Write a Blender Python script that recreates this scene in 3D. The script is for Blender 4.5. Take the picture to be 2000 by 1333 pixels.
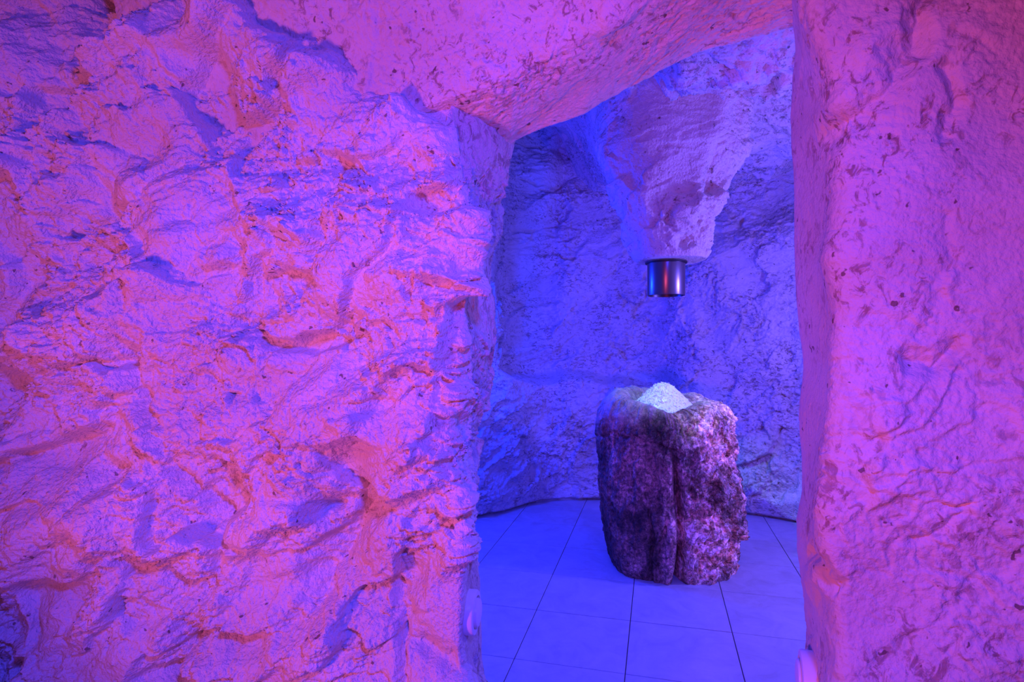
import bpy, bmesh, math, random
import numpy as np
from mathutils import Vector

# ------------------------------------------------------------------ scene, camera, light
scene = bpy.context.scene
for o in list(bpy.data.objects):
    bpy.data.objects.remove(o)
C = scene.collection
F_PX, CAM_Z, HOR = 1120.0, 1.30, 675.0      # focal length in pixels (2000 wide), eye height, horizon row

cam_d = bpy.data.cameras.new('camera')
cam = bpy.data.objects.new('camera', cam_d); C.objects.link(cam)
cam.location = (0, 0, CAM_Z); cam.rotation_euler = (math.pi / 2, 0, 0)
cam_d.sensor_width = 36.0; cam_d.lens = 36.0 * F_PX / 2000.0
cam_d.shift_y = (HOR - 666.5) / 2000.0
cam_d.clip_start = 0.02
scene.camera = cam

world = bpy.data.worlds.new('world'); scene.world = world; world.use_nodes = True
world.node_tree.nodes['Background'].inputs[0].default_value = (0, 0, 0, 1)

def lamp(name, kind, loc, target, color, energy, size=0.1, spot=None, blend=0.6):
    d = bpy.data.lights.new(name, kind); d.color = color; d.energy = energy
    if kind == 'AREA':
        d.shape = 'DISK'; d.size = size
    else:
        d.shadow_soft_size = size
    if kind == 'SPOT':
        d.spot_size = math.radians(spot); d.spot_blend = blend
    o = bpy.data.objects.new(name, d); C.objects.link(o); o.location = loc
    if target is not None:
        o.rotation_euler = (Vector(target) - Vector(loc)).to_track_quat('-Z', 'Y').to_euler()
    return o

# anteroom (where the camera stands): a red lamp low on the left, a blue one high on the right
lamp('red_lamp', 'SPOT', (-1.80, -0.10, 0.55), (0.30, 1.5, 1.80), (1.0, 0.14, 0.46), 146, 0.14, 122, 1.0)
lamp('red_lamp_b', 'SPOT', (-0.30, -0.60, 0.95), (0.98, 1.9, 1.80), (1.0, 0.10, 0.30), 72, 0.08, 80, 1.0)
lamp('blue_lamp', 'SPOT', (0.45, -0.35, 2.35), (-0.70, 1.65, 0.10), (0.040, 0.038, 1.0), 410, 0.13, 122, 1.0)
# ice room: blue lamp on the left, lavender on the right, a cool white spot for the ice
lamp('blue_room_lamp', 'POINT', (-0.42, 3.80, 1.50), None, (0.002, 0.024, 1.0), 100, 0.08)
lamp('lavender_room_lamp', 'POINT', (1.92, 2.74, 1.45), None, (0.155, 0.100, 1.0), 84, 0.07)
lamp('ice_spot', 'SPOT', (0.10, 2.35, 2.40), (0.95, 3.40, 1.06), (0.58, 0.98, 1.0), 75, 0.03, 27, 1.0)

vs = scene.view_settings
vs.view_transform = 'Standard'; vs.look = 'None'; vs.gamma = 1.0; vs.exposure = 0.0
vs.use_curve_mapping = False

# ------------------------------------------------------------------ numpy noise helpers
def h01(ix, iy, seed):
    n = (ix.astype(np.int64) * 374761393 + iy.astype(np.int64) * 668265263 + seed * 1274126177) & 0xffffffff
    n = ((n ^ (n >> 13)) * 1274126177) & 0xffffffff
    n = n ^ (n >> 16)
    n = (n * 2246822519) & 0xffffffff
    n = n ^ (n >> 15)
    return (n & 0xffffff) / float(0x1000000)

def perlin(x, y, seed=0):
    ix = np.floor(x); iy = np.floor(y); fx = x - ix; fy = y - iy
    ux = fx * fx * fx * (fx * (fx * 6 - 15) + 10); uy = fy * fy * fy * (fy * (fy * 6 - 15) + 10)
    r = []
    for dy in (0, 1):
        for dx in (0, 1):
            a = h01(ix + dx, iy + dy, seed) * 2 * math.pi
            r.append(np.cos(a) * (fx - dx) + np.sin(a) * (fy - dy))
    return ((r[0] * (1 - ux) + r[1] * ux) * (1 - uy) + (r[2] * (1 - ux) + r[3] * ux) * uy) * 1.4

def fbm(x, y, seed=0, octs=4, gain=0.5, ridged=False):
    t = np.zeros_like(x); a = 1.0
    for k in range(octs):
        n = perlin(x, y, seed + 17 * k)
        if ridged: n = 0.5 - np.abs(n) * 1.6
        t += a * n; a *= gain; x = x * 2.03 + 3.1; y = y * 2.03 - 1.7
    return t

def facets(x, y, seed, tilt=0.5, off=0.35, sharp=22.0):
    """chipped planes: every jittered cell is a small tilted plane"""
    ix = np.floor(x); iy = np.floor(y)
    W = np.zeros_like(x); V = np.zeros_like(x)
    for dy in (-1, 0, 1):
        for dx in (-1, 0, 1):
            jx = ix + dx; jy = iy + dy
            cx = jx + 0.1 + 0.8 * h01(jx, jy, seed); cy = jy + 0.1 + 0.8 * h01(jx, jy, seed + 1)
            ex = x - cx; ey = y - cy
            w = np.exp(-sharp * (ex * ex + ey * ey)) + 1e-12
            a = h01(jx, jy, seed + 2) * 2 * math.pi; m = tilt * (0.25 + h01(jx, jy, seed + 3))
            V += w * (off * (h01(jx, jy, seed + 4) - 0.5) + m * (ex * np.cos(a) + ey * np.sin(a)))
            W += w
    return V / W

def rot(x, y, deg, sx=1.0, sy=1.0):
    a = math.radians(deg); c, s = math.cos(a), math.sin(a)
    return (x * c + y * s) * sx, (-x * s + y * c) * sy

def sstep(a, b, x):
    t = np.clip((x - a) / (b - a), 0, 1); return t * t * (3 - 2 * t)

def rock(s, z, seed, amp=1.0, chip=1.0, fine=1.0):
    """rough hewn plaster rock, metres in, metres out"""
    wx = s + 0.05 * fbm(s * 5, z * 5, seed, 3); wz = z + 0.05 * fbm(s * 5 + 9, z * 5 + 4, seed + 5, 3)
    h = 0.050 * fbm(s * 2.1, z * 2.1, seed + 1, 2)
    patch = sstep(-0.35, 0.30, fbm(s * 2.4 + 5, z * 2.4, seed + 9, 3))
    a, b = rot(wx, wz, 32, 3.0, 5.2)
    h += chip * 0.13 * facets(a, b, seed + 2, 0.55, 0.07, 40)
    a, b = rot(wx, wz, 22, 7.5, 12.0)
    h += chip * (0.35 + 0.65 * patch) * 0.055 * facets(a, b, seed + 3, 0.75, 0.14, 50)
    a, b = rot(wx, wz, 10, 20.0, 30.0)
    h += chip * (0.25 + 0.75 * patch) * 0.026 * facets(a, b, seed + 4, 0.85, 0.25, 40)
    w2 = 0.006 * fbm(s * 30, z * 30, seed + 15, 2)
    a, b = rot(wx + w2, wz - w2, 24, 48.0, 72.0)
    h += chip * (0.3 + 0.7 * patch) * 0.0125 * facets(a, b, seed + 8, 0.9, 0.6, 30)
    h += fine * 0.0075 * fbm(s * 30, z * 36, seed + 6, 4, 0.62, True) * (0.4 + 0.6 * patch)
    return amp * h

# ------------------------------------------------------------------ mesh helpers
def at(px, py, Y):
    return ((px - 1000) / F_PX * Y, Y, CAM_Z - (py - HOR) / F_PX * Y)

def grid_mesh(name, P, mat, closed_u=False, parent=None, flip=False):
    """P: (nv, nu, 3) array -> quad grid object"""
    nv, nu = P.shape[:2]
    idx = np.arange(nv * nu).reshape(nv, nu)
    if closed_u: idx = np.concatenate([idx, idx[:, :1]], axis=1)
    a = idx[:-1, :-1].ravel(); b = idx[:-1, 1:].ravel(); c = idx[1:, 1:].ravel(); d = idx[1:, :-1].ravel()
    q = np.stack([a, b, c, d] if not flip else [d, c, b, a], axis=1).astype(np.int32)
    me = bpy.data.meshes.new(name)
    me.vertices.add(nv * nu); me.vertices.foreach_set('co', P.reshape(-1).astype(np.float32))
    me.loops.add(q.size); me.loops.foreach_set('vertex_index', q.ravel())
    me.polygons.add(len(q)); me.polygons.foreach_set('loop_start', np.arange(0, q.size, 4, dtype=np.int32))
    me.update(calc_edges=True)
    me.shade_smooth()
    me.materials.append(mat)
    o = bpy.data.objects.new(name, me); C.objects.link(o)
    if parent: o.parent = parent
    return o

def normals(P, closed=False):
    if closed:
        du = np.roll(P, -1, 1) - np.roll(P, 1, 1)
    else:
        du = np.gradient(P, axis=1)
    dv = np.gradient(P, axis=0)
    n = np.cross(du, dv); l = np.linalg.norm(n, axis=2, keepdims=True)
    return n / np.maximum(l, 1e-9)

def smooth_u(P, k, it=1):
    """moving average along u that keeps the ends"""
    for _ in range(it):
        Q = np.concatenate([np.repeat(P[:, :1], k, 1), P, np.repeat(P[:, -1:], k, 1)], axis=1)
        cs = np.cumsum(np.concatenate([np.zeros_like(Q[:, :1]), Q], axis=1), axis=1)
        P = (cs[:, 2 * k + 1:] - cs[:, :-(2 * k + 1)]) / (2 * k + 1)
    return P

def obj(name, bm, mat, parent=None, smooth=True):
    me = bpy.data.meshes.new(name); bm.to_mesh(me); bm.free()
    if smooth: me.shade_smooth()
    me.materials.append(mat)
    o = bpy.data.objects.new(name, me); C.objects.link(o)
    if parent: o.parent = parent
    return o

def tag(o, label=None, cat=None, group=None, kind=None):
    if label: o['label'] = label
    if cat: o['category'] = cat
    if group: o['group'] = group
    if kind: o['kind'] = kind
    return o

def empty(name, loc):
    o = bpy.data.objects.new(name, None); C.objects.link(o); o.location = loc
    return o

# ------------------------------------------------------------------ materials
class NT:
    def __init__(self, name):
        self.m = bpy.data.materials.new(name); self.m.use_nodes = True
        self.t = self.m.node_tree; self.b = self.t.nodes['Principled BSDF']
        self.co = self.t.nodes.new('ShaderNodeTexCoord').outputs['Object']
    def n(self, kind, **kw):
        nd = self.t.nodes.new(kind)
        for k, v in kw.items():
            setattr(nd, k, v)
        return nd
    def l(self, a, b): self.t.links.new(a, b)
    def mapping(self, scale, rotv=(0, 0, 0)):
        mp = self.n('ShaderNodeMapping'); mp.inputs['Scale'].default_value = scale; mp.inputs['Rotation'].default_value = rotv
        self.l(self.co, mp.inputs[0]); return mp.outputs[0]
    def noise(self, scale, detail=4, rough=0.55, dist=0.0, vec=None):
        nd = self.n('ShaderNodeTexNoise'); nd.inputs['Scale'].default_value = scale; nd.inputs['Detail'].default_value = detail
        nd.inputs['Roughness'].default_value = rough; nd.inputs['Distortion'].default_value = dist
        self.l(vec or self.co, nd.inputs['Vector']); return nd.outputs['Fac']
    def ramp(self, fac, stops):
        r = self.n('ShaderNodeValToRGB'); e = r.color_ramp.elements
        while len(e) < len(stops): e.new(0.5)
        for i, (p, c) in enumerate(stops):
            e[i].position = p; e[i].color = c if len(c) == 4 else (*c, 1)
        self.l(fac, r.inputs[0]); return r.outputs[0]
    def mix(self, fac, a, b, blend='MIX'):
        nd = self.n('ShaderNodeMix', data_type='RGBA', blend_type=blend)
        for sock, v in ((nd.inputs[0], fac), (nd.inputs[6], a), (nd.inputs[7], b)):
            if hasattr(v, 'links'): self.l(v, sock)
            else: sock.default_value = v if isinstance(v, float) else (*v, 1)
        return nd.outputs[2]
    def math(self, op, a, b):
        nd = self.n('ShaderNodeMath', operation=op)
        for sock, v in ((nd.inputs[0], a), (nd.inputs[1], b)):
            if hasattr(v, 'links'): self.l(v, sock)
            else: sock.default_value = v
        return nd.outputs[0]
    def bump(self, height, dist, strength=1.0, prev=None):
        nd = self.n('ShaderNodeBump'); nd.inputs['Strength'].default_value = strength; nd.inputs['Distance'].default_value = dist
        self.l(height, nd.inputs['Height'])
        if prev: self.l(prev, nd.inputs['Normal'])
        return nd.outputs[0]

W_, K_ = (1, 1, 1), (0, 0, 0)

def plaster(name, base, dark, stain, stain_lo=0.56, streak=(1, 1, 1), ss=30, bd=0.013):
    t = NT(name)
    big = t.noise(2.2, 3, 0.6)
    col = t.mix(t.ramp(big, [(0.38, K_), (0.66, W_)]), base, dark)
    # brown specks and washes worked into the plaster, in patches
    patch = t.ramp(t.noise(3.1, 3, 0.6), [(0.38, K_), (0.58, W_)])
    v = t.mapping(streak)
    fine = t.ramp(t.noise(ss, 4, 0.7, 1.0, v), [(stain_lo, K_), (stain_lo + 0.10, W_)])
    f = t.math('MULTIPLY', patch, fine)
    col = t.mix(t.math('MULTIPLY', f, 0.75), col, stain)
    spots = t.ramp(t.noise(30, 2, 0.6), [(0.70, K_), (0.725, W_)])
    col = t.mix(t.math('MULTIPLY', spots, 0.8), col, tuple(c * 0.5 for c in stain))
    t.l(col, t.b.inputs['Base Color']); t.b.inputs['Roughness'].default_value = 0.78
    t.b.inputs['Specular IOR Level'].default_value = 0.25
    t.l(t.bump(t.noise(85, 2.5, 0.55), bd, 0.8), t.b.inputs['Normal'])
    return t.m

M_wall = plaster('plaster_rough', (0.80, 0.74, 0.68), (0.72, 0.62, 0.54), (0.30, 0.17, 0.12), 0.60)
M_wallR = plaster('plaster_trowelled', (0.68, 0.58, 0.52), (0.60, 0.47, 0.41), (0.22, 0.09, 0.07), 0.52, (1, 1, 0.7), 30, 0.006)
M_jamb = plaster('plaster_jamb', (0.70, 0.62, 0.57), (0.58, 0.47, 0.42), (0.20, 0.10, 0.08), 0.50, (1, 1, 0.6))
M_head = plaster('plaster_header', (0.76, 0.69, 0.63), (0.66, 0.55, 0.48), (0.24, 0.12, 0.09), 0.53, (1, 1, 1), 34, 0.007)
M_in = plaster('plaster_ice_room', (0.70, 0.68, 0.71), (0.57, 0.54, 0.56), (0.16, 0.12, 0.12), 0.50, (0.7, 0.7, 1.3), 36, 0.010)
M_rear = plaster('plaster_dark', (0.22, 0.19, 0.17), (0.16, 0.13, 0.12), (0.08, 0.05, 0.04), 0.6)
M_hood = plaster('plaster_hood', (0.78, 0.70, 0.64), (0.66, 0.56, 0.50), (0.26, 0.15, 0.12), 0.55)

def tile_material():
    t = NT('stone_tile')
    oi = t.n('ShaderNodeObjectInfo')
    v = t.n('ShaderNodeVectorMath', operation='ADD'); t.l(t.co, v.inputs[0])
    sc = t.n('ShaderNodeVectorMath', operation='SCALE'); sc.inputs[3].default_value = 13.0
    t.l(oi.outputs['Location'], sc.inputs[0]); t.l(sc.outputs[0], v.inputs[1])
    n1 = t.noise(7, 6, 0.65, 1.2, v.outputs[0])
    col = t.ramp(n1, [(0.30, (0.40, 0.42, 0.47)), (0.5, (0.48, 0.51, 0.58)), (0.72, (0.55, 0.58, 0.66))])
    mp = t.n('ShaderNodeMapping'); mp.inputs['Scale'].default_value = (1.0, 3.5, 1.0); t.l(v.outputs[0], mp.inputs[0])
    vein = t.ramp(t.noise(9, 6, 0.7, 2.0, mp.outputs[0]), [(0.60, K_), (0.72, W_)])
    col = t.mix(t.math('MULTIPLY', vein, 0.4), col, (0.33, 0.30, 0.29))
    t.l(col, t.b.inputs['Base Color'])
    t.l(t.ramp(n1, [(0.3, (0.42,) * 3), (0.7, (0.55,) * 3)]), t.b.inputs['Roughness'])
    t.l(t.bump(t.noise(40, 5, 0.6, 0.5, v.outputs[0]), 0.003, 0.3), t.b.inputs['Normal'])
    return t.m
M_tile = tile_material()
t = NT('grout'); t.b.inputs['Base Color'].default_value = (0.12, 0.11, 0.11, 1); t.b.inputs['Roughness'].default_value = 0.9; M_grout = t.m

def stump_material():
    t = NT('petrified_wood')
    v = t.mapping((1, 1, 0.35))
    n1 = t.noise(7, 7, 0.7, 0.8, v)
    dark = t.ramp(n1, [(0.32, (0.04, 0.022, 0.018)), (0.50, (0.17, 0.095, 0.075)), (0.68, (0.42, 0.28, 0.23))])
    tan = t.ramp(t.noise(13, 7, 0.75, 1.0), [(0.34, (0.10, 0.045, 0.025)), (0.47, (0.50, 0.30, 0.18)), (0.60, (0.86, 0.74, 0.66))])
    # the broken side of the stump is pale ochre, the old outer face is dark
    sep = t.n('ShaderNodeSeparateXYZ'); t.l(t.co, sep.inputs[0])
    side = t.math('ADD', sep.outputs[0], t.math('MULTIPLY', t.math('SUBTRACT', t.noise(5, 5, 0.7), 0.5), 0.45))
    m = t.ramp(side, [(0.04, K_), (0.20, W_)])
    col = t.mix(m, dark, tan)
    speck = t.ramp(t.noise(48, 4, 0.75, 0.5), [(0.38, (0.50, 0.46, 0.46)), (0.50, (1.3, 1.25, 1.2)), (0.62, (2.6, 2.4, 2.3))])
    col = t.mix(1.0, col, speck, 'MULTIPLY')
    band = t.ramp(t.noise(3.2, 3, 0.6, 0.6), [(0.40, (0.45, 0.42, 0.44)), (0.58, (1.7, 1.6, 1.6))])
    col = t.mix(1.0, col, band, 'MULTIPLY')
    # worn pale crown
    crown = t.math('ADD', t.math('SUBTRACT', sep.outputs[2], t.math('MULTIPLY', sep.outputs[0], 0.22)), t.math('MULTIPLY', t.math('SUBTRACT', t.noise(6, 5, 0.7), 0.5), 0.35))
    cm = t.ramp(crown, [(0.88, K_), (1.0, W_)])
    col = t.mix(t.math('MULTIPLY', cm, 0.85), col, (0.62, 0.50, 0.45))
    blot = t.ramp(t.noise(11, 5, 0.75, 0.6), [(0.36, (0.50, 0.47, 0.47)), (0.56, W_)])
    col = t.mix(1.0, col, blot, 'MULTIPLY')
    crack = t.ramp(t.noise(9, 3, 0.5, 2.5, t.mapping((1, 1, 0.5))), [(0.485, K_), (0.50, W_), (0.515, K_)])
    col = t.mix(t.math('MULTIPLY', crack, 0.55), col, (0.02, 0.012, 0.01))
    t.l(col, t.b.inputs['Base Color']); t.b.inputs['Roughness'].default_value = 0.55
    b1 = t.bump(t.noise(22, 2, 0.5, 0.5, v), 0.02, 0.6)
    b2 = t.bump(t.noise(75, 2.5, 0.55, 0.5), 0.012, 0.8, b1)
    t.l(b2, t.b.inputs['Normal'])
    return t.m
M_stump = stump_material()

t = NT('crushed_ice'); t.b.inputs['Base Color'].default_value = (0.93, 0.96, 0.97, 1); t.b.inputs['Roughness'].default_value = 0.3
t.b.inputs['Subsurface Weight'].default_value = 0.25; t.b.inputs['Subsurface Radius'].default_value = (0.01, 0.015, 0.02); M_ice = t.m

t = NT('brushed_steel'); t.b.inputs['Base Color'].default_value = (0.20, 0.18, 0.18, 1); t.b.inputs['Metallic'].default_value = 1.0
t.b.inputs['Roughness'].default_value = 0.28
t.l(t.bump(t.noise(120, 3, 0.5, 0, t.mapping((1, 1, 0.02))), 0.0006, 0.3), t.b.inputs['Normal']); M_steel = t.m
t = NT('dark_steel'); t.b.inputs['Base Color'].default_value = (0.06, 0.055, 0.06, 1); t.b.inputs['Metallic'].default_value = 1.0
t.b.inputs['Roughness'].default_value = 0.5; M_dark = t.m
t = NT('white_plastic'); t.b.inputs['Base Color'].default_value = (0.78, 0.76, 0.76, 1); t.b.inputs['Roughness'].default_value = 0.4; M_plastic = t.m
t = NT('painted_gap_shade'); t.b.inputs['Base Color'].default_value = (0.03, 0.03, 0.03, 1); M_gap = t.m

# ------------------------------------------------------------------ anteroom walls (swept plan path, hewn)
def edge_curve(pts, Y):
    """pixel outline at depth Y -> function z -> X"""
    zz = np.array([at(px, py, Y)[2] for px, py in pts]); xx = np.array([at(px, py, Y)[0] for px, py in pts])
    k = np.argsort(zz)
    return lambda z: np.interp(z, zz[k], xx[k])

def sweep(cols, counts, z):
    """cols: list of functions z -> (X, Y) arrays; straight runs between them"""
    pts = [np.stack(c(z), axis=1) for c in cols]          # each (nz,2)
    segs = []
    for i in range(len(pts) - 1):
        t = np.linspace(0, 1, counts[i], endpoint=(i == len(pts) - 2))[None, :, None]
        segs.append(pts[i][:, None, :] * (1 - t) + pts[i + 1][:, None, :] * t)
    P2 = np.concatenate(segs, axis=1)
    Z = np.repeat(z[:, None], P2.shape[1], 1)[:, :, None]
    return np.concatenate([P2, Z], axis=2)

def const(X, Y): return lambda z: (np.full_like(z, X), np.full_like(z, Y))

def project(P):
    return 1000 + F_PX * P[..., 0] / np.maximum(P[..., 1], 0.3), HOR - F_PX * (P[..., 2] - CAM_Z) / np.maximum(P[..., 1], 0.3)

def seg_dist(x, y, pts):
    """distance to a polyline, and signed side (+ right of the direction of travel, y down)"""
    best = np.full_like(x, 1e9); side = np.zeros_like(x)
    for (x0, y0), (x1, y1) in zip(pts[:-1], pts[1:]):
        dx, dy = x1 - x0, y1 - y0; L2 = dx * dx + dy * dy
        t = np.clip(((x - x0) * dx + (y - y0) * dy) / L2, 0, 1)
        ex = x - x0 - t * dx; ey = y - y0 - t * dy
        d = np.hypot(ex, ey); s = np.sign(dx * (y - y0) - dy * (x - x0))
        m = d < best; best = np.where(m, d, best); side = np.where(m, s, side)
    return best, side

def groove(x, y, pts, w, depth):
    d, _ = seg_dist(x, y, pts); return -depth * np.clip(1 - d / w, 0, 1) ** 1.3

def bump(x, y, cx, cy, rx, ry, deg, h, p=1.0):
    a, b = rot(x - cx, y - cy, deg); r = np.sqrt((a / rx) ** 2 + (b / ry) ** 2)
    return h * np.clip(1 - r, 0, 1) ** p

def wedge(x, y, cx, cy, rx, ry, deg, h):
    """a chip: gentle rise one way, sharp drop the other"""
    a, b = rot(x - cx, y - cy, deg); a = a / rx; b = b / ry
    m = np.clip(1 - np.abs(a) ** 2, 0, 1)
    return h * m * np.where(b < 0, np.clip(1 + b, 0, 1), np.clip(1 - b * 5.0, 0, 1))

LF = edge_curve([(885, 0), (895, 190), (905, 260), (915, 330), (925, 400), (930, 470), (926, 560), (908, 610), (898, 690),
                 (880, 780), (884, 850), (892, 950), (898, 1050), (903, 1130), (900, 1250), (905, 1333), (915, 1600)], 1.60)
LB = edge_curve([(1030, 0), (1020, 230), (1012, 290), (1000, 350), (986, 430), (984, 470), (970, 520), (964, 570), (957, 650),
                 (954, 760), (950, 850), (945, 950), (941, 1000), (942, 1060), (945, 1180), (947, 1250), (950, 1333), (955, 1500)], 1.95)
zL = np.linspace(-0.02, 2.75, 760)
P = sweep([const(-3.3, 1.6), const(-1.95, 1.86), lambda z: (np.full_like(z, -1.0), 1.75 + 0 * z),
           lambda z: (LF(z), np.full_like(z, 1.60)), lambda z: (LB(z) - 0.005, np.full_like(z, 1.93)),
           lambda z: (LB(z) - 0.12, np.full_like(z, 2.02)), const(-1.1, 2.1)], [80, 210, 240, 110, 40, 20], zL)
P[:, :, 1] += 0.11 * sstep(1.93, 2.15, P[:, :, 2]) * sstep(-0.75, -0.25, P[:, :, 0])
P = smooth_u(P, 6, 2)
sL = np.concatenate([[0], np.cumsum(np.hypot(*np.diff(P[300, :, :2], axis=0).T))])[None, :] + 0 * P[:, :, 0]
px, py = project(P)
S, Z = sL, P[:, :, 2]
WX, WY = 16 * fbm(S * 8, Z * 8, 401, 4), 16 * fbm(S * 8 + 40, Z * 8, 402, 4)
px, py = px + WX, py + WY
jamb = sstep(-0.17, -0.10, P[:, :, 0]) * sstep(1.58, 1.68, P[:, :, 1])
h = rock(S, Z, 11, 1.0 - 0.40 * jamb, 1.0)
ba, bb = rot(S, Z, 30, 1.7, 3.0)
h += (1 - jamb) * (0.10 * fbm(ba, bb, 501, 3) + 0.16 * facets(ba * 1.3 + 0.1 * fbm(S * 6, Z * 6, 503, 3), bb * 1.3, 502, 0.55, 0.1, 22))
# upper right of the long shoulder the wall steps back
d, sd = seg_dist(px, py, [(440, -400), (455, 0), (490, 62), (590, 95), (700, 150), (780, 205), (850, 262), (905, 335), (960, 420)])
wob = 14 * fbm(S * 9, Z * 9, 77, 3)
sg = -d * sd + wob      # positive on the upper right
h = np.where(jamb < 0.5, h * (1 - 0.75 * sstep(-10, 60, sg) * (1 - jamb)), h)
jlow = sstep(1.57, 1.82, P[:, :, 1]) * sstep(-0.45, -0.2, P[:, :, 0])
h *= 1 - 0.75 * sstep(1.78, 1.92, Z) * sstep(-0.40, -0.22, P[:, :, 0])
h += (1 - jlow) * (-0.085 * sstep(-30, 70, sg) + 0.035 * np.exp(-((sg + 45) / 60.0) ** 2))
# deep cleft near the left edge and the boulder beyond it
sx0 = px - np.interp(py, [-200, 0, 250, 400, 560], [-10, 0, 0, 30, 90]) + 10 * fbm(S * 7, Z * 7, 66, 3)
h += np.interp(sx0, [-400, -150, 20, 42, 150, 290], [0, 0.05, 0.085, 0.06, -0.085, 0]) * (1 - sstep(360, 560, py))
h += groove(px, py, [(215, 90), (170, 40), (165, -60)], 45, 0.04)
hf = np.zeros_like(h)
# v-shaped cracks and scoops
hf += groove(px, py, [(325, 860), (345, 930), (400, 1000), (424, 1075), (410, 1120), (375, 1190), (350, 1260), (322, 1340)], 26, 0.032)
hf += groove(px, py, [(322, 1340), (350, 1260)], 40, 0.03)
hf += groove(px, py, [(700, 975), (640, 1100), (575, 1230)], 62, 0.060)
hf += groove(px, py, [(860, 630), (775, 710)], 25, 0.012)
hf += bump(px, py, 212, 930, 62, 38, 10, -0.055)
hf += bump(px, py, 190, 1030, 70, 90, 20, 0.035)
hf += groove(px, py, [(590, 560), (640, 460)], 30, 0.035)
hf += groove(px, py, [(470, 490), (520, 440)], 22, 0.022)
hf += wedge(px, py, 425, 520, 50, 40, -12, 0.030)
hf += wedge(px, py, 520, 622, 48, 34, 4, 0.028)
hf += wedge(px, py, 880, 560, 75, 90, 18, 0.040) * (1 - jamb)
hf += groove(px, py, [(240, 690), (275, 790), (310, 830)], 34, 0.030)
hf += wedge(px, py, 150, 700, 150, 120, -10, 0.05)
hf += groove(px, py, [(260, 600), (275, 480)], 26, 0.02)
hf += wedge(px, py, 560, 1010, 140, 130, -32, 0.045)
hf += wedge(px, py, 760, 960, 120, 80, -10, 0.030)
hf += wedge(px, py, 640, 860, 130, 70, -8, 0.025)
hf += wedge(px, py, 850, 1190, 70, 60, 0, 0.030) * (1 - jamb)
hf += groove(px, py, [(770, 1160), (785, 1333)], 22, 0.025)
h += 1.45 * hf
h *= sstep(60, 135, np.hypot(px - 912, py - 1198)) * 0.92 + 0.08
N = normals(P)
if N[300, 300, 1] > 0: N = -N
PW = P + N * h[:, :, None]
def spot_on(PW, cx, cy, ymin, ymax):
    a, b = project(PW); d = np.hypot(a - cx, b - cy) + 1e6 * ((PW[..., 1] < ymin) | (PW[..., 1] > ymax))
    k = np.unravel_index(np.argmin(d), d.shape); return PW[k]
fit_L = spot_on(PW, 914, 1196, 1.5, 1.9)
wall_left = grid_mesh('wall_left', PW, M_wall)
wall_left.data.materials.append(M_jamb)
jm = (0.25 * (jamb[:-1, :-1] + jamb[1:, :-1] + jamb[:-1, 1:] + jamb[1:, 1:]) + 0.25 * fbm(S * 14, Z * 14, 88, 3)[:-1, :-1]) > 0.45
wall_left.data.polygons.foreach_set('material_index', jm.ravel().astype(np.int32))
tag(wall_left, 'rough hewn rock plaster wall left of the doorway', kind='structure')

RF = edge_curve([(1560, -100), (1590, 60), (1625, 150), (1622, 200), (1645, 250), (1640, 330), (1645, 450), (1632, 500), (1642, 600),
                 (1640, 700), (1630, 800), (1618, 900), (1602, 1000), (1610, 1080), (1630, 1200), (1640, 1333), (1640, 1600)], 1.36)
RB = edge_curve([(1540, 0), (1545, 60), (1551, 110), (1548, 200), (1544, 300), (1545, 400), (1550, 480), (1552, 560), (1550, 650),
                 (1556, 720), (1550, 800), (1555, 900), (1560, 950), (1552, 1010), (1553, 1080), (1557, 1130), (1566, 1200),
                 (1569, 1230), (1564, 1270), (1570, 1333), (1570, 1500)], 1.70)
zR = np.linspace(-0.02, 2.75, 680)
P = sweep([const(2.4, 2.0), lambda z: (RB(z) + 0.16, np.full_like(z, 1.80)), lambda z: (RB(z), np.full_like(z, 1.70)),
           lambda z: (RF(z), np.full_like(z, 1.36)), const(1.35, 1.18), const(2.6, 0.75)], [20, 40, 110, 170, 60], zR)
P = smooth_u(P, 9, 2)
S = np.concatenate([[0], np.cumsum(np.hypot(*np.diff(P[300, :, :2], axis=0).T))])[None, :] + 0 * P[:, :, 0]
px, py = project(P); Z = P[:, :, 2]
px, py = px + 26 * fbm(S * 7, Z * 7, 403, 4), py + 26 * fbm(S * 7 + 40, Z * 7, 404, 4)
jamb = sstep(1.40, 1.46, P[:, :, 1])
h = rock(S, Z, 53, 0.75 - 0.45 * jamb, 0.14 + 0.20 * sstep(600, 1000, py), 0.5)
h += groove(px, py, [(1850, -60), (1790, 70), (1735, 150), (1690, 215), (1640, 260)], 45, 0.035)
h += bump(px, py, 1700, 120, 70, 130, 20, 0.03)
h += groove(px, py, [(1850, 130), (1870, 200), (1840, 260)], 30, 0.02)
h += groove(px, py, [(1775, 700), (1830, 715), (1860, 680)], 34, 0.028)
h += groove(px, py, [(1850, 420), (1835, 560), (1810, 640)], 30, 0.008)
h += bump(px, py, 1845, 560, 30, 25, 0, 0.018)
h += wedge(px, py, 1740, 830, 60, 50, -18, 0.020)
h += wedge(px, py, 1705, 915, 30, 22, -20, 0.012)
h += wedge(px, py, 1775, 925, 30, 18, -10, 0.010)
h += groove(px, py, [(1600, 1090), (1630, 1135)], 26, 0.035)
h += groove(px, py, [(1800, 1060), (1860, 1000), (1880, 980)], 22, 0.014)
h += bump(px, py, 1605, 1125, 40, 45, 0, 0.018)
N = normals(P)
if N[300, 200, 1] > 0: N = -N
PW = P + N * h[:, :, None]
fit_R = spot_on(PW, 1586, 1325, 1.3, 1.75)
wall_right = grid_mesh('wall_right', PW, M_wallR)
tag(wall_right, 'trowelled rock plaster wall right of the doorway', kind='structure')

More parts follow.
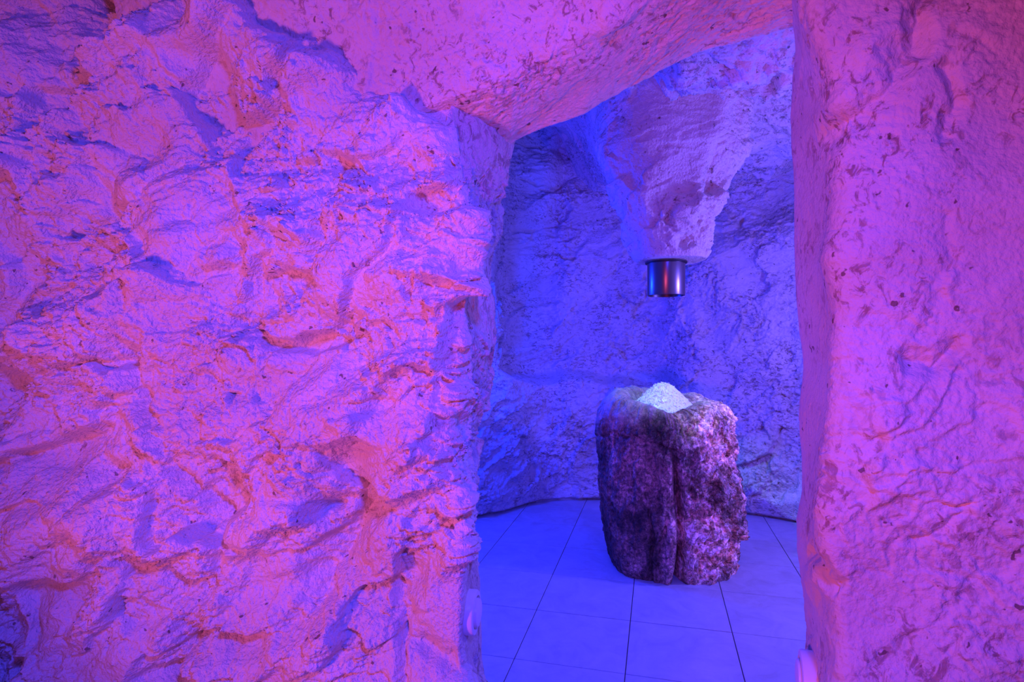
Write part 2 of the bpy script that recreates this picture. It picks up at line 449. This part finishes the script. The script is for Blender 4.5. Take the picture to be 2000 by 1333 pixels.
# header over the doorway: profile in (Y, Z) swept along X
xs = np.linspace(-1.25, 1.75, 640)
def header_pts(x):
    # soffit rear edge (depth runs 1.93 on the left to 1.70 on the right)
    f = np.clip((x + 0.08) / 0.90, -1.5, 2.0)
    yb = 1.93 - 0.23 * f; yf = 1.62 - 0.26 * f
    pxb = 1000 + F_PX * x / yb
    pyb = np.interp(pxb, [900, 1000, 1012, 1060, 1100, 1140, 1180, 1260, 1330, 1400, 1470, 1510, 1545, 1640],
                    [330, 300, 290, 264, 246, 232, 208, 165, 130, 100, 75, 62, 58, 60])
    zb = CAM_Z - (pyb - HOR) / F_PX * yb
    pxf = 1000 + F_PX * x / yf
    pyf = np.interp(pxf, [500, 800, 895, 960, 1050, 1120, 1180, 1260, 1400, 1560, 1700], [300, 230, 186, 166, 112, 78, 42, 0, -55, -90, -90])
    zf = CAM_Z - (pyf - HOR) / F_PX * yf
    return yb, zb, yf, zf
yb, zb, yf, zf = header_pts(xs)
cols = [(yb + 0.25, zb + 0.75), (yb + 0.06, zb + 0.12), (yb, zb), (yf, zf), (yf - 0.05, zf + 0.20), (yf - 0.22, zf + 0.62), (yf - 0.75, zf + 0.85), (yf - 1.3, zf + 0.9)]
cnt = [20, 30, 130, 70, 110, 70, 40]
segs = []
for i in range(len(cols) - 1):
    tt = np.linspace(0, 1, cnt[i], endpoint=(i == len(cols) - 2))[None, :]
    segs.append(np.stack([cols[i][0][:, None] * (1 - tt) + cols[i + 1][0][:, None] * tt,
                          cols[i][1][:, None] * (1 - tt) + cols[i + 1][1][:, None] * tt], axis=2))
YZ = smooth_u(np.concatenate(segs, axis=1), 7, 2)
P = np.concatenate([np.repeat(xs[:, None], YZ.shape[1], 1)[:, :, None], YZ], axis=2)
S = np.concatenate([[0], np.cumsum(np.hypot(*np.diff(P[300, :, 1:], axis=0).T))])[None, :] + 0 * P[:, :, 0]
h = rock(P[:, :, 0] + 20, S, 91, 0.60, 0.35, 1.0)
N = normals(P)
if N[300, 150, 2] > 0: N = -N
header = grid_mesh('wall_front', P + N * h[:, :, None], M_head)
tag(header, 'rough plaster header over the slanted doorway', kind='structure')

# ------------------------------------------------------------------ ice room shell
path = np.array([(-0.45, 1.98), (-0.95, 2.2), (-1.15, 2.8), (-1.0, 3.6), (-0.62, 4.12), (-0.21, 4.36), (0.0, 4.50), (0.25, 4.78), (0.70, 4.82), (1.15, 4.74),
                 (1.77, 4.42), (2.07, 4.22), (2.45, 3.7), (2.65, 3.0), (2.5, 2.3), (2.0, 1.85)])
L = np.concatenate([[0], np.cumsum(np.hypot(*np.diff(path, axis=0).T))])
ss = np.concatenate([np.linspace(0, L[4], 90, endpoint=False), np.linspace(L[4], L[12], 520, endpoint=False), np.linspace(L[12], L[-1], 90)])
plan = np.stack([np.interp(ss, L, path[:, 0]), np.interp(ss, L, path[:, 1])], axis=1)
plan = smooth_u(plan[None], 12, 2)[0]
zz = np.linspace(-0.015, 3.30, 440)
P = np.concatenate([np.repeat(plan[None], len(zz), 0), np.repeat(zz[:, None], len(ss), 1)[:, :, None]], axis=2)
N = normals(P)
ctr = np.array([0.8, 3.2, 1.3])
if ((ctr - P[200, 350]) * N[200, 350]).sum() < 0: N = -N
S = ss[None, :] + 0 * P[:, :, 0]; Z = P[:, :, 2]; X = P[:, :, 0]
h = rock(S, Z, 131, 1.15, 0.8, 1.0)
base = sstep(-0.3, 0.25, X) * (1 - sstep(1.0, 1.5, X))
top = 1.02 + 0.08 * fbm(S * 2.2, Z * 0.2, 5, 2) - 0.10 * sstep(0.6, 1.2, X)
h += -0.30 * base * sstep(top - 0.04, top + 0.07, Z)                 # ledge: the wall steps back above it
h += -0.20 * sstep(1.0, 1.5, X) * sstep(2.05, 2.40, Z)                # cove under the ceiling on the right
h += 0.05 * np.exp(-((Z - 0.12) / 0.18) ** 2)
h += -0.07 * np.exp(-((X - 0.30 - 0.12 * (Z - 1.4)) / 0.10) ** 2) * sstep(1.3, 1.7, Z)     # upright furrow on the left
h += -0.03 * np.exp(-((X - 1.55 + 0.25 * (Z - 1.5)) / 0.07) ** 2) * sstep(0.95, 1.1, Z) * (1 - sstep(1.7, 1.9, Z))
h *= np.minimum(1.0, 0.35 + Z / 0.25).clip(0, 1)
h += -0.045 * (1 - sstep(0.004, 0.030, Z))
wall_back = grid_mesh('wall_back', P + N * h[:, :, None], M_in)
tag(wall_back, 'curved rough plaster wall of the ice room', kind='structure')

gx = np.linspace(-1.4, 2.9, 420); gy = np.linspace(1.72, 5.2, 340)
GX, GY = np.meshgrid(gx, gy)
h = rock(GX, GY, 171, 1.3, 0.7, 1.0)
GZ = 2.60 + h + 0.58 * (1 - sstep(0.35, 0.85, GX)) * sstep(2.0, 2.6, GY)
ceil_ = grid_mesh('ceiling', np.stack([GX, GY, GZ], axis=2), M_in, flip=True)
tag(ceil_, 'rough plaster ceiling of the ice room', kind='structure')

# anteroom shell behind the camera: keeps the light in
pth = np.array([(-2.9, 1.9), (-3.0, 0.6), (-2.6, -1.2), (-1.2, -2.2), (0.6, -2.3), (1.9, -1.6), (2.4, -0.2), (2.3, 1.0)])
L = np.concatenate([[0], np.cumsum(np.hypot(*np.diff(pth, axis=0).T))]); ss = np.linspace(0, L[-1], 260)
pl = smooth_u(np.stack([np.interp(ss, L, pth[:, 0]), np.interp(ss, L, pth[:, 1])], axis=1)[None], 14, 2)[0]
zz = np.linspace(-0.015, 2.85, 110)
P = np.concatenate([np.repeat(pl[None], len(zz), 0), np.repeat(zz[:, None], len(ss), 1)[:, :, None]], axis=2)
N = normals(P)
if ((np.array([-0.3, 0, 1.3]) - P[50, 130]) * N[50, 130]).sum() < 0: N = -N
h = rock(ss[None, :] + 0 * P[:, :, 0], P[:, :, 2], 211, 1.0)
tag(grid_mesh('wall_rear', P + N * h[:, :, None], M_rear), 'rough plaster wall of the anteroom behind the viewer', kind='structure')
gx = np.linspace(-3.2, 2.7, 160); gy = np.linspace(-2.6, 1.55, 110); GX, GY = np.meshgrid(gx, gy)
tag(grid_mesh('ceiling', np.stack([GX, GY, 2.72 + rock(GX, GY, 231, 0.8)], axis=2), M_rear, flip=True),
    'rough plaster ceiling of the anteroom', kind='structure')

# ------------------------------------------------------------------ floor with tiles
bm = bmesh.new()
bmesh.ops.create_grid(bm, x_segments=1, y_segments=1, size=0.5)
for v in bm.verts:
    v.co.x = v.co.x * 6.4 - 0.15; v.co.y = v.co.y * 8.2 + 1.35; v.co.z = -0.006
ret = bmesh.ops.extrude_face_region(bm, geom=bm.faces[:])
for v in [g for g in ret['geom'] if isinstance(g, bmesh.types.BMVert)]: v.co.z -= 0.1
bmesh.ops.recalc_face_normals(bm, faces=bm.faces[:])
floor = obj('floor', bm, M_grout, smooth=False)
tag(floor, 'pale stone tile floor with thin dark joints', kind='structure')

TW = 0.452; TH = math.radians(14.2)
def tile_mesh():
    bm = bmesh.new(); w = TW / 2 - 0.0020; b = 0.0010
    rings = []
    for (r, z) in ((w, -0.008), (w, -b), (w - b, 0.0)):
        rings.append([bm.verts.new((sx * r, sy * r, z)) for sx, sy in ((-1, -1), (1, -1), (1, 1), (-1, 1))])
    for a, b_ in zip(rings[:-1], rings[1:]):
        for i in range(4): bm.faces.new((a[i], a[(i + 1) % 4], b_[(i + 1) % 4], b_[i]))
    bm.faces.new(rings[-1]); bm.faces.new(rings[0][::-1])
    me = bpy.data.meshes.new('floor_tile'); bm.to_mesh(me); bm.free(); me.materials.append(M_tile)
    return me
tm = tile_mesh()
ux = (math.cos(TH), -math.sin(TH)); uy = (math.sin(TH), math.cos(TH))
Yo = CAM_Z * F_PX / (1317 - HOR); Xo = (1221 - 1000) / F_PX * Yo         # a joint crossing seen in the photograph
rng = random.Random(4)
def inside(x, y):
    if y > 1.75: return (-1.35 < x < 2.8) and y < 5.1 and not (abs(x - 0.8) > 1.3 and y > 4.85)
    return -3.0 < x < 2.4 and -2.4 < y
for i in range(-12, 12):
    for j in range(-12, 12):
        cx = Xo + (i + 0.5) * TW * ux[0] + (j + 0.5) * TW * uy[0]
        cy = Yo + (i + 0.5) * TW * ux[1] + (j + 0.5) * TW * uy[1]
        if not inside(cx, cy): continue
        o = bpy.data.objects.new('floor_tile', tm); C.objects.link(o); o.parent = floor
        o.location = (cx, cy, rng.uniform(-0.0008, 0.0004)); o.rotation_euler = (0, 0, -TH)

# ------------------------------------------------------------------ stump (basin)
SX, SY = 0.932, 3.45
VA = math.atan2(SX, SY)          # bearing of the stump
stump = empty('stump_basin', (SX, SY, 0)); stump.rotation_euler = (0, 0, -VA)   # local -Y faces the viewer
tag(stump, 'weathered brown petrified wood stump hollowed into a basin, standing on the tile floor', 'stump')
nt = 560
th = np.linspace(0, 2 * math.pi, nt, endpoint=False)       # 0 = local +X (right), -pi/2 = toward viewer
def angd(t0): return (th - t0 + math.pi) % (2 * math.pi) - math.pi
D = math.radians
zl = np.array([0.00, 0.06, 0.15, 0.28, 0.40, 0.55, 0.70, 0.80, 0.90, 0.97, 1.02])
rl = np.array([0.315, 0.345, 0.378, 0.392, 0.398, 0.402, 0.412, 0.425, 0.425, 0.39, 0.33])    # left side
rr = np.array([0.395, 0.395, 0.405, 0.432, 0.425, 0.405, 0.388, 0.378, 0.368, 0.355, 0.34])   # right side
rf = np.array([0.36, 0.372, 0.385, 0.39, 0.385, 0.372, 0.362, 0.352, 0.335, 0.31, 0.29])      # toward viewer
ztop = 0.955 + 0.045 * np.cos(angd(D(170))) + 0.02 * np.cos(angd(D(90))) - 0.045 * np.exp(-(angd(D(-72)) / 0.22) ** 2) \
     - 0.045 * np.exp(-(angd(D(-95)) / 0.55) ** 2) + 0.018 * perlin(th * 3, th * 0 + 2.2, 5) \
     + 0.03 * np.exp(-(angd(D(-42)) / 0.09) ** 2)
nz = 240
tt = np.linspace(0, 1, nz)
rows = []
for k in range(nz):
    zk = ztop * tt[k]
    wl = np.clip(np.cos(angd(math.pi)), 0, 1) ** 2; wr = np.clip(np.cos(th), 0, 1) ** 2; wf = np.sin(th) ** 2
    zn = zk * 1.0
    r = wl * np.interp(zn, zl, rl) + wr * np.interp(zn, zl, rr) + wf * np.interp(zn, zl, rf)
    # squarer plan
    r = r * (1 + 0.035 * np.cos(4 * (th - D(38))) )
    # deep cleft between the two lobes, wider at the foot
    gl = D(-80) + 0.10 * np.sin(zk * 7) * 0.4
    wdt = np.interp(zk, [0, 0.2, 0.6, 0.9], [0.075, 0.055, 0.050, 0.09])
    dep = np.interp(zk, [0, 0.2, 0.50, 0.64, 0.74, 0.9], [0.16, 0.14, 0.11, 0.05, 0.012, 0.02])
    a = angd(0) - gl; a = (a + math.pi) % (2 * math.pi) - math.pi
    r = r - dep * np.exp(-(a / wdt) ** 2)
    # right lobe lies further back at the foot
    r = r - np.interp(zk, [0, 0.3, 0.6], [0.035, 0.02, 0.0]) * sstep(0.02, 0.10, a) * (1 - sstep(0.5, 0.9, a))
    # swelling lip of the left slab beside the cleft
    r = r + np.interp(zk, [0, 0.1, 0.4, 0.6], [0.01, 0.025, 0.02, 0.0]) * np.exp(-((a + 0.16) / 0.08) ** 2)
    # hollow under the right lobe and the knob on its side
    r = r - 0.05 * np.exp(-((a - 0.34) / 0.14) ** 2) * np.exp(-((zk - 0.16) / 0.10) ** 2)
    r = r + 0.035 * np.exp(-((angd(D(-12))) / 0.18) ** 2) * np.exp(-((zk - 0.25) / 0.085) ** 2)
    r = r + 0.035 * np.exp(-((angd(D(-22))) / 0.18) ** 2) * np.exp(-((zk - 0.40) / 0.08) ** 2)
    # cracks in the left slab
    r = r - 0.016 * np.exp(-((angd(D(-103)) + 0.02 * np.sin(zk * 20)) / 0.022) ** 2) * (1 - sstep(0.38, 0.5, zk))
    # brow line across the slab: the crown overhangs a little
    zbrow = 0.66 + 0.13 * np.sin(th * 1.3 + 2.6) + 0.03 * perlin(th * 4, th * 0 + 7.1, 9)
    left = np.clip(np.cos(angd(D(-130))) * 1.6, 0, 1)
    r = r + 0.006 * left * sstep(-0.012, 0.012, zk - zbrow) - 0.010 * left * np.exp(-((zk - zbrow) / 0.010) ** 2)
    # scoop (spillway) at the front right of the crown
    r = r - 0.07 * np.exp(-((angd(D(-72))) / 0.17) ** 2) * np.exp(-((zk - 0.85) / 0.10) ** 2)
    rough = np.clip(0.22 + 1.1 * np.clip(np.cos(angd(D(-18))), 0, 1), 0, 1) * (0.35 + 0.65 * sstep(0.0, 0.07, zk))
    sx_ = th * 0.40
    wv = 0.03 * fbm(sx_ * 8, zk * 5, 3, 3)
    u, v = rot(sx_ + wv, zk, -8, 15.0, 6.5)
    r = r + rough * 0.062 * facets(u, v, 7, 0.7, 0.45, 30)
    u, v = rot(sx_ + wv, zk + wv, -14, 34.0, 16.0)
    r = r + (0.15 + 0.85 * rough) * 0.024 * facets(u, v, 8, 0.8, 0.45, 30)
    u, v = rot(sx_, zk + wv, 10, 75.0, 40.0)
    r = r + (0.2 + 0.8 * rough) * 0.008 * facets(u, v, 9, 0.8, 0.6, 25)
    r = r + 0.008 * fbm(sx_ * 20, zk * 9, 31, 4) + 0.02 * fbm(sx_ * 4, zk * 2.5, 41, 2)
    rows.append(np.stack([r * np.cos(th), r * np.sin(th), zk], axis=1))
rim = rows[-1].copy()
rr_ = np.hypot(rim[:, 0], rim[:, 1])
# round the crown over and sink into the bowl
bc = np.array([-0.035, -0.10])
prof = [(0.97, 0.014), (0.93, 0.026), (0.88, 0.036), (0.80, 0.044), (0.72, 0.046), (0.64, 0.042), (0.57, 0.032), (0.52, 0.012), (0.49, -0.02), (0.47, -0.07), (0.43, -0.12), (0.30, -0.15), (0.15, -0.16), (0.02, -0.16)]
fine_prof = []
pa = np.array(prof)
q = np.linspace(0, len(prof) - 1, 64)
for qq in q:
    fine_prof.append((np.interp(qq, range(len(prof)), pa[:, 0]), np.interp(qq, range(len(prof)), pa[:, 1])))
for f, dz in fine_prof:
    w = np.clip((1 - f) / 0.5, 0, 1)
    x = rim[:, 0] * f + bc[0] * w; y = rim[:, 1] * f + bc[1] * w
    z0 = rim[:, 2] * (1 - 0.45 * w) + 0.94 * 0.45 * w
    n = 0.012 * fbm(x * 14, y * 14, 61, 4) + 0.02 * facets(x * 9, y * 9, 62, 0.5, 0.4, 12)
    rows.append(np.stack([x, y, z0 + dz + n * (1 - 0.5 * w)], axis=1))
P = np.stack(rows, axis=0)
grid_mesh('stump_body', P, M_stump, closed_u=True, parent=stump)

# ------------------------------------------------------------------ crushed ice heap in the basin
def make_ice():
    rng = random.Random(11); bm = bmesh.new()
    R0, H0 = 0.240, 0.232
    # core cone
    nr, na = 26, 80
    rings = []
    for i in range(nr + 1):
        f = i / nr
        rr = R0 * f; ring = []
        for j in range(na):
            a = 2 * math.pi * j / na
            z = H0 * (1 - f ** 1.15) * 0.97 - 0.02 * math.exp(-(f / 0.12) ** 2) + rng.uniform(-0.004, 0.004)
            ring.append(bm.verts.new((rr * math.cos(a) * 1.0 + 0.0001 * j, rr * math.sin(a) * 0.76, z)))
        rings.append(ring)
    for a, b in zip(rings[:-1], rings[1:]):
        for j in range(na): bm.faces.new((a[j], b[j], b[(j + 1) % na], a[(j + 1) % na]))
    base = bm.verts.new((0, 0, -0.01))
    for j in range(na): bm.faces.new((rings[-1][(j + 1) % na], rings[-1][j], base))
    # loose crystals over it
    for k in range(2600):
        f = math.sqrt(rng.random()); a = rng.uniform(0, 2 * math.pi)
        z = H0 * (1 - f ** 1.15) * 0.97 - 0.02 * math.exp(-(f / 0.12) ** 2)
        c = Vector((R0 * f * math.cos(a), R0 * f * 0.76 * math.sin(a), z + rng.uniform(-0.002, 0.003)))
        s = rng.uniform(0.004, 0.012)
        vs_ = [bm.verts.new(c + Vector((rng.gauss(0, 1), rng.gauss(0, 1), rng.gauss(0, 1))).normalized() * s * rng.uniform(0.7, 1.2)) for _ in range(4)]
        for t3 in ((0, 1, 2), (0, 2, 3), (0, 3, 1), (1, 3, 2)): bm.faces.new([vs_[q_] for q_ in t3])
    bmesh.ops.recalc_face_normals(bm, faces=bm.faces[:])
    return obj('crushed_ice', bm, M_ice, smooth=False)
ice = make_ice(); ice.location = (0.893, 3.400, 0.872)
tag(ice, 'bright heap of crushed ice piled in the hollow top of the stump', 'ice', kind='stuff')

# ------------------------------------------------------------------ hanging rock hood and steel chute
HX, HY = 0.885, 3.36
def hood():
    z_px = np.array([510, 505, 480, 460, 420, 390, 360, 330, 310, 270, 240, 215, 100])
    lpx = np.array([1250, 1243, 1233, 1226, 1224, 1215, 1203, 1190, 1184, 1178, 1174, 1171, 1166])
    rpx = np.array([1372, 1376, 1380, 1386, 1396, 1404, 1412, 1428, 1440, 1448, 1455, 1465, 1490])
    zz = CAM_Z - (z_px - HOR) / F_PX * HY
    xl = (lpx - 1000) / F_PX * HY; xr = (rpx - 1000) / F_PX * HY
    na, nz = 260, 230
    a = np.linspace(0, 2 * math.pi, na, endpoint=False)
    z = np.linspace(zz[0], 2.95, nz)
    XL = np.interp(z, zz, xl); XR = np.interp(z, zz, xr)
    cx = (XL + XR) / 2; rx = (XR - XL) / 2
    ry = np.interp(z, [1.79, 2.0, 2.3, 2.6, 2.72], [0.20, 0.24, 0.34, 0.46, 0.52])
    ca, sa = np.cos(a), np.sin(a)
    ex = 0.78                                     # a little boxy
    CX = np.sign(ca) * np.abs(ca) ** ex; SA = np.sign(sa) * np.abs(sa) ** ex
    X = cx[:, None] + rx[:, None] * CX[None, :]
    Y = HY + ry[:, None] * SA[None, :]
    Z = np.repeat(z[:, None], na, 1)
    P = np.stack([X, Y, Z], axis=2)
    N = normals(P, True)
    if N[100, 0, 0] < 0: N = -N
    s = a[None, :] * 0.25 + 0 * Z
    h = rock(s, Z, 301, 0.75, 1.0, 1.1) * sstep(1.78, 1.90, Z)
    # ridge running down the middle of the face, facet to the right of it
    h += 0.03 * np.exp(-((a[None, :] - math.radians(278) - 0.35 * (Z - 2.1)) / 0.16) ** 2) * sstep(1.85, 2.05, Z)
    P = P + N * h[:, :, None]
    low = P[0].copy(); rows = []
    c = np.array([low[:, 0].mean(), low[:, 1].mean(), zz[0]])
    for f in (0.05, 0.45, 0.8, 0.95): 
        r = c[None] + (low - c[None]) * f; r[:, 2] = zz[0] - 0.004 * (1 - f); rows.append(r)
    P = np.concatenate([np.stack(rows, 0), P], axis=0)
    return grid_mesh('rock_hood', P, M_hood, closed_u=True)
hd = hood()
tag(hd, 'tapering plaster rock hood hanging from the ceiling above the stump', 'rock')

def lathe(name, prof, mat, parent, seg=72):
    bm = bmesh.new(); rings = []
    for r, z in prof:
        rings.append([bm.verts.new((r * math.cos(2 * math.pi * i / seg), r * math.sin(2 * math.pi * i / seg), z)) for i in range(seg)])
    for a, b in zip(rings[:-1], rings[1:]):
        for i in range(seg): bm.faces.new((a[i], a[(i + 1) % seg], b[(i + 1) % seg], b[i]))
    bmesh.ops.recalc_face_normals(bm, faces=bm.faces[:])
    o = obj(name, bm, mat, parent)
    md = o.modifiers.new('split', 'EDGE_SPLIT'); md.split_angle = math.radians(40)
    return o

ctop = CAM_Z - (509 - HOR) / F_PX * HY; cbot = CAM_Z - (578 - HOR) / F_PX * HY
CXp = (1301 - 1000) / F_PX * HY
chute = empty('ice_chute', (CXp, HY, cbot))
tag(chute, 'short brushed steel ice chute pipe hanging under the rock hood', 'pipe')
H = ctop - cbot - 0.010; R = 0.108
lathe('tube', [(R - 0.004, H), (R, H), (R, 0.003), (R - 0.0015, 0.0), (R - 0.004, 0.0), (R - 0.004, H)], M_steel, chute)
lathe('collar', [(R, H - 0.010), (R + 0.010, H - 0.010), (R + 0.012, H - 0.008), (R + 0.012, H - 0.001), (R, H - 0.001), (R, H - 0.010)], M_dark, chute)

# ------------------------------------------------------------------ round white fittings on the jambs
def fitting(loc, direction, label, r=0.062):
    e = empty('wall_fitting', loc)
    e.rotation_euler = Vector(direction).to_track_quat('Z', 'Y').to_euler()
    tag(e, label, 'wall fitting', 'round fittings on the doorway jambs')
    lathe('housing', [(0.001, -0.03), (r, -0.03), (r, 0.012), (r - 0.003, 0.016), (r * 0.76, 0.018), (r * 0.75, 0.016), (r * 0.75, 0.000), (0.001, 0.000)], M_plastic, e)
    g = lathe('groove_shade_ring', [(r * 0.745, 0.0005), (r * 0.745, 0.003), (r * 0.63, 0.003), (r * 0.63, 0.0005)], M_gap, e)  # near-black ring paints the shade inside the recessed groove
    lathe('cover', [(r * 0.64, 0.0005), (r * 0.64, 0.018), (r * 0.60, 0.0245), (r * 0.4, 0.0275), (r * 0.15, 0.0285), (0.0005, 0.0285)], M_plastic, e)
    return e
nl = np.array((0.985, -0.17, 0.0)); nr_ = np.array((-0.94, 0.34, 0.0))
fitting(tuple(fit_L + nl * 0.009), nl, 'round white plastic fitting low on the left doorway jamb', 0.063)
fitting(tuple(fit_R + nr_ * 0.012), nr_, 'round white plastic fitting low on the right doorway jamb, cut by the frame', 0.068)
